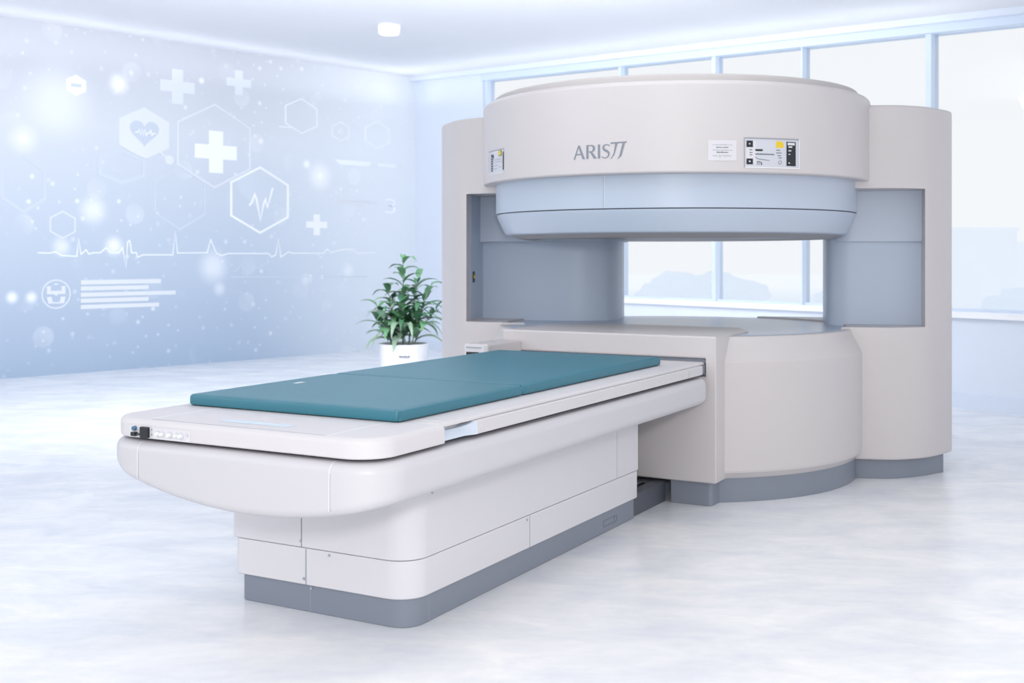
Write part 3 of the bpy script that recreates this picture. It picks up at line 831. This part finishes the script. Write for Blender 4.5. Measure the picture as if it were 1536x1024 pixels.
# ================================================================== WALL GRAPHICS (thin decals on the left wall)
def dmat(name, rgb): return mat(name, rgb, .5)
M_D1 = dmat('decal_white', (236, 239, 243)); M_D2 = dmat('decal_pale', (217, 222, 229)); M_D3 = dmat('decal_faint', (200, 209, 221)); M_D4 = dmat('decal_blue', (198, 206, 217))
def decal(name, c, build, m, label, cat, group=None, depth=.004):
    s, z, sx, sz = c
    bm = bmesh.new(); build(bm)
    for f in list(bm.faces): pass
    for v in bm.verts: v.co = (s - v.co.x * sx, .0, z - v.co.y * sz)
    g = bmesh.ops.extrude_face_region(bm, geom=bm.faces[:])
    for v in g['geom']:
        if isinstance(v, bmesh.types.BMVert): v.co.y = depth
    for v in bm.verts:
        if v.co.y < depth / 2: v.co.y = -.001
    o = finish(bm, M_WL, None, name, m, 60)
    tag(o, label, cat, group); recenter(o); return o
def poly2(bm, pts, mi=0):
    f = bm.faces.new([bm.verts.new((x, y, 0)) for x, y in pts]); f.material_index = mi
def rect2(bm, x0, x1, y0, y1, mi=0): poly2(bm, [(x0, y0), (x1, y0), (x1, y1), (x0, y1)], mi)
def ribbon(bm, pts, w, closed=False, mi=0):
    n = len(pts); L_, R_ = [], []
    for i in range(n):
        b = Vector(pts[i]); a = Vector(pts[i - 1]) if (closed or i) else b; c = Vector(pts[(i + 1) % n]) if (closed or i < n - 1) else b
        d1 = (b - a); d2 = (c - b)
        if d1.length < 1e-9: d1 = d2
        if d2.length < 1e-9: d2 = d1
        d1.normalize(); d2.normalize(); n1 = Vector((-d1.y, d1.x)); n2 = Vector((-d2.y, d2.x)); mm = n1 + n2
        mm = mm / max(.55, mm.length_squared) * 2 * (w / 2)
        L_.append(bm.verts.new((b.x + mm.x, b.y + mm.y, 0))); R_.append(bm.verts.new((b.x - mm.x, b.y - mm.y, 0)))
    for i in range(n if closed else n - 1):
        j = (i + 1) % n; f = bm.faces.new((L_[i], L_[j], R_[j], R_[i])); f.material_index = mi
def hexpts(hw, hh): return [(0, -hh), (hw, -hh * .5), (hw, hh * .5), (0, hh), (-hw, hh * .5), (-hw, -hh * .5)]
def cross(hw, t): return lambda bm: (rect2(bm, -t, t, -hw, -t), rect2(bm, -hw, hw, -t, t), rect2(bm, -t, t, t, hw))
def hexline(hw, hh, w): return lambda bm: ribbon(bm, hexpts(hw, hh), w, True)
def circ2(cx, cy, r, n=28): return [(cx + r * Cc(2 * PI * i / n), cy + r * S(2 * PI * i / n)) for i in range(n)]
def heart(k, n=40):
    out = []
    for i in range(n):
        t_ = 2 * PI * i / n
        out.append((k * 16 * S(t_) ** 3 / 16, -k * (13 * Cc(t_) - 5 * Cc(2 * t_) - 2 * Cc(3 * t_) - Cc(4 * t_)) / 16))
    return out
G_C = 'white crosses on the pale blue wall'; G_H = 'outlined hexagons on the pale blue wall'
decal('wall_cross', (3.776, 3.313, .00885, .00793), cross(26, 8.5), M_D2, 'soft white cross high on the blue wall, left of the two near the ceiling', 'cross', G_C)
decal('wall_cross', (2.926, 3.453, .00966, .00828), cross(18.5, 6), M_D2, 'smaller soft white cross highest on the blue wall, nearest the ceiling', 'cross', G_C)
decal('wall_cross', (3.249, 2.571, .00935, .00815), cross(31.5, 10.5), M_D1, 'largest bright white cross inside the big hexagon outline', 'cross', G_C)
decal('wall_cross', (1.727, 1.713, .01087, .00879), cross(15.5, 4.7), M_D1, 'smallest bright white cross, below and right of the hexagons, near the plant', 'cross', G_C)
decal('wall_hexagon', (3.268, 2.643, .00933, .00814), hexline(54, 62, 2.4), M_D2, 'big thin hexagon outline around the largest white cross', 'hexagon', G_H)
hx = decal('wall_hexagon', (2.612, 2.007, .00997, .00841), hexline(42.5, 49, 3), M_D1, 'white hexagon outline holding a faint heart and a pulse zigzag', 'hexagon', G_H)
decal('wall_hexagon', (1.974, 3.123, .01062, .00868), hexline(23.5, 26, 1.7), M_D1, 'thin empty hexagon outline high on the wall right of the big one', 'hexagon', G_H)
def hexdot(bm): ribbon(bm, hexpts(12.3, 14), 1.6, True); ribbon(bm, circ2(0, 0, 3), 1.4, True)
decal('wall_hexagon', (1.334, 2.974, .01128, .00895), hexdot, M_D1, 'smallest hexagon outline with a tiny ring in it', 'hexagon', G_H)
decal('wall_hexagon', (5.184, 1.645, .00758, .00733), hexline(18.5, 20, 2), M_D4 if False else M_D2, 'small empty hexagon outline just above the left end of the pulse line', 'hexagon', G_H)
decal('wall_hexagon', (5.62, 2.072, .0072, .00715), hexline(32, 42, 5), M_D4, 'thick faint hexagon outline at the left edge of the wall', 'hexagon', G_H)
decal('wall_hexagon', (.689, 2.978, .01198, .00922), hexline(18, 20, 2), mat('decal_corner', (238, 244, 252), .5), 'very faint hexagon outline nearest the room corner', 'hexagon', G_H)
decal('wall_hexagon', (3.741, 1.991, .00888, .00794), hexline(37, 47, 2.2), M_D3, 'faint hexagon outline left of the heart hexagon, below the heart badge', 'hexagon', G_H)
decal('wall_hexagon', (4.483, 2.322, .0082, .00763), hexline(33, 24, 6), M_D3, 'faint blurred flat hexagon shape left of the heart badge', 'hexagon', G_H)
def minus(bm): poly2(bm, hexpts(15, 16)); rect2(bm, -8, 8, -3, 2.5, 1)
# heart + pulse in the hexagon as its parts
def part_decal(name, c, build, m, parent, depth):
    s, z, sx, sz = c; bm = bmesh.new(); build(bm)
    for v in bm.verts: v.co = (s - v.co.x * sx, depth, z - v.co.y * sz)
    bmesh.ops.solidify(bm, geom=bm.faces[:], thickness=.001)
    bpy.context.view_layer.update()
    return finish(bm, M_WL, parent, name, m, 60)
c = (2.612, 2.007, .00997, .00841)
part_decal('heart_shape', (2.612, 2.12, .00997, .00841), lambda bm: poly2(bm, heart(32)), M_D3, hx, .002)
part_decal('pulse_zigzag', (2.612, 2.0, .00997, .00841), lambda bm: ribbon(bm, [(-16, 8), (-12, 2), (-8, -9), (-5, 0), (0, 30), (6, 2), (8, -2), (11, 10), (19, -20)], 3), M_D1, hx, .004)
def badge(bm):
    poly2(bm, hexpts(37.5, 39)); ribbon(bm, [(22, 25), (32, 33)], 3); poly2(bm, circ2(38, 37, 7))
bd = decal('wall_badge', (4.204, 2.725, .00845, .00775), badge, M_D1 if False else M_D2, 'solid white hexagon badge with a blue heart and a round tail', 'badge')
part_decal('heart_shape', (4.204, 2.74, .00845, .00775), lambda bm: poly2(bm, heart(22)), mat('heart_blue', (194, 203, 216), .5), bd, .0055)
part_decal('pulse_line', (4.204, 2.74, .00845, .00775), lambda bm: ribbon(bm, [(-14, 1), (-9, 1), (-8, -4), (-6, 5), (-4, -4), (-2, 5), (0, -4), (2, 5), (4, 1), (7, 1), (9, -3), (11, 4), (13, 1), (17, 1)], 1.5), M_D1, bd, .0075)
mb = decal('wall_badge', (5.031, 3.194, .00771, .0074), lambda bm: poly2(bm, hexpts(15, 16)), mat('decal_warm', (236, 238, 243), .5), 'small solid pale hexagon badge with a grey dash, upper left of the wall', 'badge')
part_decal('dash_mark', (5.031, 3.194, .00771, .0074), lambda bm: rect2(bm, -8, 8, -2.5, 2.5), M_D3, mb, .0055)
# heartbeat lines
ecg = [(5.465, 1.337), (5.341, 1.333), (5.261, 1.346), (5.196, 1.306), (5.024, 1.298), (5.002, 1.497), (4.974, 1.322), (4.915, 1.37), (4.882, 1.322), (4.831, 1.339), (4.746, 1.339), (4.677, 1.396), (4.626, 1.339), (4.521, 1.339), (4.477, 1.397), (4.433, 1.167), (4.415, 1.463), (4.388, 1.48), (4.365, 1.336), (4.308, 1.34), (4.29, 1.287), (4.218, 1.315), (4.109, 1.315), (3.839, 1.315), (3.803, 1.596), (3.776, 1.337), (3.374, 1.342), (3.325, 1.499), (3.246, 1.333), (3.166, 1.307), (3.084, 1.332), (2.484, 1.333), (2.441, 1.289), (2.375, 1.316), (2.331, 1.527), (2.298, 1.289), (2.232, 1.326), (2.176, 1.354), (2.12, 1.339), (1.613, 1.34), (1.554, 1.393), (1.495, 1.346), (1.374, 1.375), (1.253, 1.391), (1.118, 1.391), (1.043, 1.341), (.728, 1.347)]
decal('wall_pulse_line', (0, 0, -1, -1), lambda bm: ribbon(bm, ecg, .013), M_D1, 'long white heartbeat trace line running across the blue wall', 'wall graphic')
faint = [(3.0, 1.10), (2.9, 1.18), (2.82, 1.06), (2.7, 1.13), (2.55, 1.2), (2.45, 1.1), (2.4, 1.044)]
def faintline(bm): ribbon(bm, [(3.05, 1.044), (.88, 1.017)], .011); ribbon(bm, faint, .009)
decal('wall_pulse_line', (0, 0, -1, -1), faintline, M_D3, 'faint second trace line just below the long heartbeat trace', 'wall graphic')
# bars, round icon, digit, short lines
G_B = 'stacked text-like bars on the lower left wall'
for (w, y0, y1, lab) in ((118, -20, -13.5, 'topmost pale bar of the five stacked on the lower left wall'), (99, -11, -5, 'second pale bar from the top of the five stacked bars'), (141, -2, 4, 'longest pale bar, in the middle of the five stacked bars'), (99, 6.5, 12.5, 'fourth pale bar from the top of the five stacked bars'), (115, 15.5, 21.5, 'lowest pale bar of the five stacked bars')):
    decal('wall_bar', (4.977, .877, .00776 * 1.075, .00742 * 1.05), (lambda w, y0, y1: lambda bm: rect2(bm, 0, w, y0, y1))(w, y0, y1), M_D2, lab, 'wall graphic', G_B)
def icon(bm):
    ribbon(bm, circ2(0, 0, 21, 40), 2, True)
    poly2(bm, [(-14, -12), (-8, -12), (-8, -5), (8, -5), (8, -12), (14, -12), (14, 0), (3, 0), (0, 3), (-3, 0), (-14, 0)])
    poly2(bm, [(-14, 4), (-7, 4), (-5, 12), (5, 12), (7, 4), (14, 4), (12, 14), (-12, 14)])
    poly2(bm, [(-3, -16), (3, -16), (3, -14), (-3, -14)])
decal('wall_round_icon', (5.259, .884, .00751, .0073), icon, M_D2, 'round pale icon in a thin ring left of the stacked bars', 'wall graphic')
def three(bm):
    ribbon(bm, catmull([(-7, -8), (-2, -10), (5, -8), (6, -4), (3, -.5), (-2, 0)], 4), 2.2); ribbon(bm, catmull([(-2, 0), (4, .5), (7, 4), (5, 8), (-1, 10), (-8, 8)], 4), 2.2)
decal('wall_digit', (.46, 1.999, .01223, .00932), three, mat('decal_digit', (246, 249, 254), .5), 'pale digit 3 on the wall near the room corner', 'wall graphic')
decal('wall_dash', (1.112, 2.033, .01152, .00904), lambda bm: (rect2(bm, -35, 25, -3, 1), rect2(bm, 25, 36, -.5, 1), rect2(bm, -24, 16, 3, 4.5)), M_D2, 'short pale dashes just left of the digit 3', 'wall graphic')
decal('wall_dash', (.938, 2.567, .01171, .00912), lambda bm: (poly2(bm, [(-42, -3), (12, -3), (8, 4), (-34, 4)]), rect2(bm, 22, 50, -2, 3)), mat('decal_pill', (240, 245, 252), .5), 'faint pale slanted bar below the small hexagons near the corner', 'wall graphic')
decal('wall_dash', (2.1, 3.0, .0104, .0086), lambda bm: rect2(bm, -22, 0, 4, 5.4), M_D1, 'thin pale dash left of the thin empty hexagon', 'wall graphic')

# ================================================================== PLANT
px_, py_ = -1.03, 10.95
plant = thing('potted_plant', 'leafy green plant in a round white pot behind the table', 'plant', Matrix.Translation((px_, py_, 0)))
MP = Matrix.Translation((px_, py_, 0))
bm = bmesh.new()
lathe(bm, [(.15, 0), (.18, .0), (.19, .008), (.232, .455), (.235, .472), (.228, .476), (.216, .47), (.21, .44)], 64)
ph = math.atan2(-.02, 1)
pot = finish(bm, MP, plant, 'pot', M_POT)
bm = bmesh.new()
for i in range(7): box(bm, -.038 + i * .014, -.026 + i * .014, -.2335, -.224, .362 + (i % 2) * .002, .374 - (i % 3) * .002)
finish(bm, MP @ Matrix.Rotation(.1, 4, 'Z'), pot, 'pot_label', M_TEXT)
bm = bmesh.new(); lathe(bm, [(.0001, .452), (.1, .455), (.213, .448), (.21, .43)], 40); finish(bm, MP, plant, 'soil', M_SOIL)
rnd = random.Random(11)
def leaf(bm, base, az, elev, L, W, droop, mi):
    """arched lance-shaped leaf with a folded midrib"""
    n = 9; d = Vector((Cc(az), S(az), 0)); side = Vector((-S(az), Cc(az), 0)); p = Vector(base); e = elev
    rows = []
    for i in range(n + 1):
        t_ = i / n
        w = W * (math.sin(PI * min(1, t_ * 1.02) ** .72)) ** .9 if 0 < t_ < 1 else W * .04
        tang = d * Cc(e) + Vector((0, 0, 1)) * S(e); up = -d * S(e) + Vector((0, 0, 1)) * Cc(e)
        rows.append((p - side * w + up * w * .35, p.copy(), p + side * w + up * w * .35))
        p = p + tang * (L / n); e -= droop / n
    vr = [[bm.verts.new(v) for v in r] for r in rows]
    for a, b in zip(vr[:-1], vr[1:]):
        for k in (0, 1):
            f = bm.faces.new((a[k], a[k + 1], b[k + 1], b[k])); f.material_index = mi
fol = bmesh.new(); stm = bmesh.new()
stems = [(0.0, 0, .84, .0), (.06, .5, .66, .10), (-.07, 2.6, .56, .12), (.09, -.3, .60, .20), (-.10, 3.5, .40, .16), (.02, -1.5, .46, .12), (.05, 1.6, .50, .12), (.10, .1, .36, .22), (-.11, 2.9, .28, .18)]
for (r0, a0, hgt, lean) in stems:
    bx, by = abs(r0) * Cc(a0), abs(r0) * S(a0)
    pts = [(bx + lean * Cc(a0) * t_ ** 1.5, by + lean * S(a0) * t_ ** 1.5, .44 + hgt * t_) for t_ in [k / 8 for k in range(9)]]
    tube(stm, pts, .009, 6, r1=.004)
    nl = int(10 + hgt * 12)
    for k in range(nl):
        t_ = .12 + .88 * (k + .5) / nl; i = min(7, int(t_ * 8)); q = t_ * 8 - i
        base = [pts[i][j] + (pts[i + 1][j] - pts[i][j]) * q for j in range(3)]
        az = a0 + k * 2.399 + rnd.uniform(-.4, .4)
        Ln = rnd.uniform(.17, .30) * (1.15 - .45 * t_); Wd = rnd.uniform(.030, .052) * (1.1 - .3 * t_)
        leaf(fol, base, az, rnd.uniform(.45, 1.05) + .2 * t_, Ln * 1.15, Wd, rnd.uniform(1.2, 2.1), rnd.choice((0, 0, 0, 1, 1, 1, 2)))
for k in range(14):   # long arching outer leaves
    az = rnd.uniform(0, 2 * PI); leaf(fol, (.05 * Cc(az), .05 * S(az), .50 + rnd.uniform(0, .25)), az, rnd.uniform(.7, 1.1), rnd.uniform(.36, .50), rnd.uniform(.022, .034), rnd.uniform(1.8, 2.6), rnd.choice((0, 1, 2)))
finish(stm, MP, plant, 'stems', M_STEM)
finish(fol, MP, plant, 'foliage', [M_LEAF, M_LEAFD, M_LEAFP], 80)

# ================================================================== OUTSIDE, IN HAZE
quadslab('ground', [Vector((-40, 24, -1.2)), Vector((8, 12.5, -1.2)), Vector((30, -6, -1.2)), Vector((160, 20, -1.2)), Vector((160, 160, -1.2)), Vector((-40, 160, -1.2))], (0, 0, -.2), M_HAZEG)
def tree(x, y, r, zt, label, m, seed):
    rr = random.Random(seed); bm = bmesh.new()
    for k in range(11):
        g = bmesh.ops.create_icosphere(bm, subdivisions=3, radius=1)
        s = rr.uniform(.32, .62) * r; ox, oy, oz = rr.uniform(-.6, .6) * r, rr.uniform(-.5, .5) * r, rr.uniform(-.5, .0) * r
        for v in g['verts']:
            n_ = 1 + .10 * S(v.co.x * 7 + k) * S(v.co.y * 9) + .08 * S(v.co.z * 11 + k)
            v.co = Vector((v.co.x * s * 1.25 * n_ + ox, v.co.y * s * n_ + oy, v.co.z * s * .8 * n_ + oz + zt - .55 * r))
    tube(bm, [(0, 0, -1.2), (.02, 0, zt - r)], .25, 8) if zt - r > -1.1 else None
    o = finish(bm, Matrix.Translation((x, y, 0)), None, 'distant_tree', m, 80)
    tag(o, label, 'tree', 'hazy trees beyond the windows'); return o
TL = [(2.4, 44, 1.5, .65, 'hazy tree outside seen through the scanner gap, leftmost'), (5.6, 40, 1.3, .95, 'hazy tree outside seen through the scanner gap, just left of the mullion'),
      (8.4, 47, 1.9, .95, 'hazy tree outside seen through the scanner gap, just right of the mullion'), (11.9, 41, 1.6, .75, 'hazy tree outside seen through the scanner gap, rightmost'),
      (15.9, 36, 1.2, .6, 'hazy tree outside the right windows, standing before the pale buildings'), (19.6, 40, 1.4, .75, 'hazy tree outside at the far right edge, before the lower building')]
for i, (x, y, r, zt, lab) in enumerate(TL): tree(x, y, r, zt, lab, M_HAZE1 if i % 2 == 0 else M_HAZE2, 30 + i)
for (x, y, w, d, h_, lab) in ((22.0, 56, 3.6, 3, 2.5, 'pale hazy building outside the right window, taller one'), (26.8, 60, 4, 3, 1.9, 'pale hazy building outside the right window, lower one at the edge')):
    b = thing('distant_building', lab, 'building', Matrix.Translation((x, y, -1.2)), 'hazy buildings beyond the windows')
    MB = Matrix.Translation((x, y, 0))
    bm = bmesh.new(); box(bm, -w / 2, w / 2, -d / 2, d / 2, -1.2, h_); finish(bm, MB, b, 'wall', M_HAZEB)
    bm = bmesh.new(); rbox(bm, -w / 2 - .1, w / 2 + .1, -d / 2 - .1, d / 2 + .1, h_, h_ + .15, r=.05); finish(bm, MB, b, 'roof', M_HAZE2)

# ================================================================== LIGHT
w = bpy.data.worlds.new('World'); sc.world = w; w.use_nodes = True
bg = w.node_tree.nodes['Background']; bg.inputs[0].default_value = (.992, .995, 1.0, 1); bg.inputs[1].default_value = 1.15
def area(name, loc, target, sx, sy, power, color=(1, 1, 1)):
    l = bpy.data.lights.new(name, 'AREA'); l.shape = 'RECTANGLE'; l.size = sx; l.size_y = sy; l.energy = power; l.color = color
    o = bpy.data.objects.new(name, l); col.objects.link(o); o.location = loc
    o.rotation_euler = (Vector(target) - Vector(loc)).to_track_quat('-Z', 'Y').to_euler(); return o
area('flash_light', (.1, -.1, 1.72), (.3, 5.0, .6), .4, .3, 62, (1, .985, .975))
area('key_light', (-.6, -1.2, 3.0), (.2, 5.2, .7), 2.0, 1.4, 8, (1, .99, .985))
area('overhead_fill_light', (0.2, 5.2, 3.05), (0.2, 5.2, 0), 3.0, 2.0, 25, (1, 1, 1))  # added fill lamp above the view, not a fixture of the room
area('left_fill_light', (-5.2, 3.6, 2.4), (1.2, 6.0, .6), 2.0, 1.6, 30, (.78, .88, 1.0))  # added cool fill to tint the entry box front
def cove(name, a, along, n, length, off, power):
    c = a + along * (length / 2 + .3) + n * off
    z = ceil_z(c) - .45
    l = bpy.data.lights.new(name, 'AREA'); l.shape = 'RECTANGLE'; l.size = length; l.size_y = .08; l.energy = power; l.color = (.96, .98, 1)
    o = bpy.data.objects.new(name, l); col.objects.link(o)
    slope = (ceil_z(a + along * length) - ceil_z(a)) / length
    x = Vector((along.x, along.y, slope)).normalized(); zz = Vector((0, 0, -1)); y = zz.cross(x).normalized(); zz = x.cross(y)
    o.matrix_world = Matrix(((x.x, y.x, zz.x, c.x), (x.y, y.y, zz.y, c.y), (x.z, y.z, zz.z, z), (0, 0, 0, 1)))
cove('cove_light', WC, WL, WN, 7.5, .42, 7)
cove('cove_light', WC, WR, WRN, 8.5, .50, 9)
area('back_fill_light', (-1.2, 8.3, 3.3), (-1.9, 14.5, .8), 5.0, 1.2, 265, (.97, .98, 1))  # added fill lamp out of view, brightens the back of the room

# ================================================================== CAMERA
cam = bpy.data.cameras.new('Camera'); co = bpy.data.objects.new('Camera', cam); col.objects.link(co)
co.location = (0, 0, 1.3); co.rotation_euler = (PI / 2, 0, 0)
cam.sensor_width = 36; cam.lens = 1735 / 1536 * 36; cam.shift_y = -(512 - 384) / 1536
cam.clip_end = 500
cam.dof.use_dof = True; cam.dof.focus_distance = 4.6; cam.dof.aperture_fstop = 4.0
sc.camera = co
sc.view_settings.view_transform = 'Standard'
sc.view_settings.look = 'None'
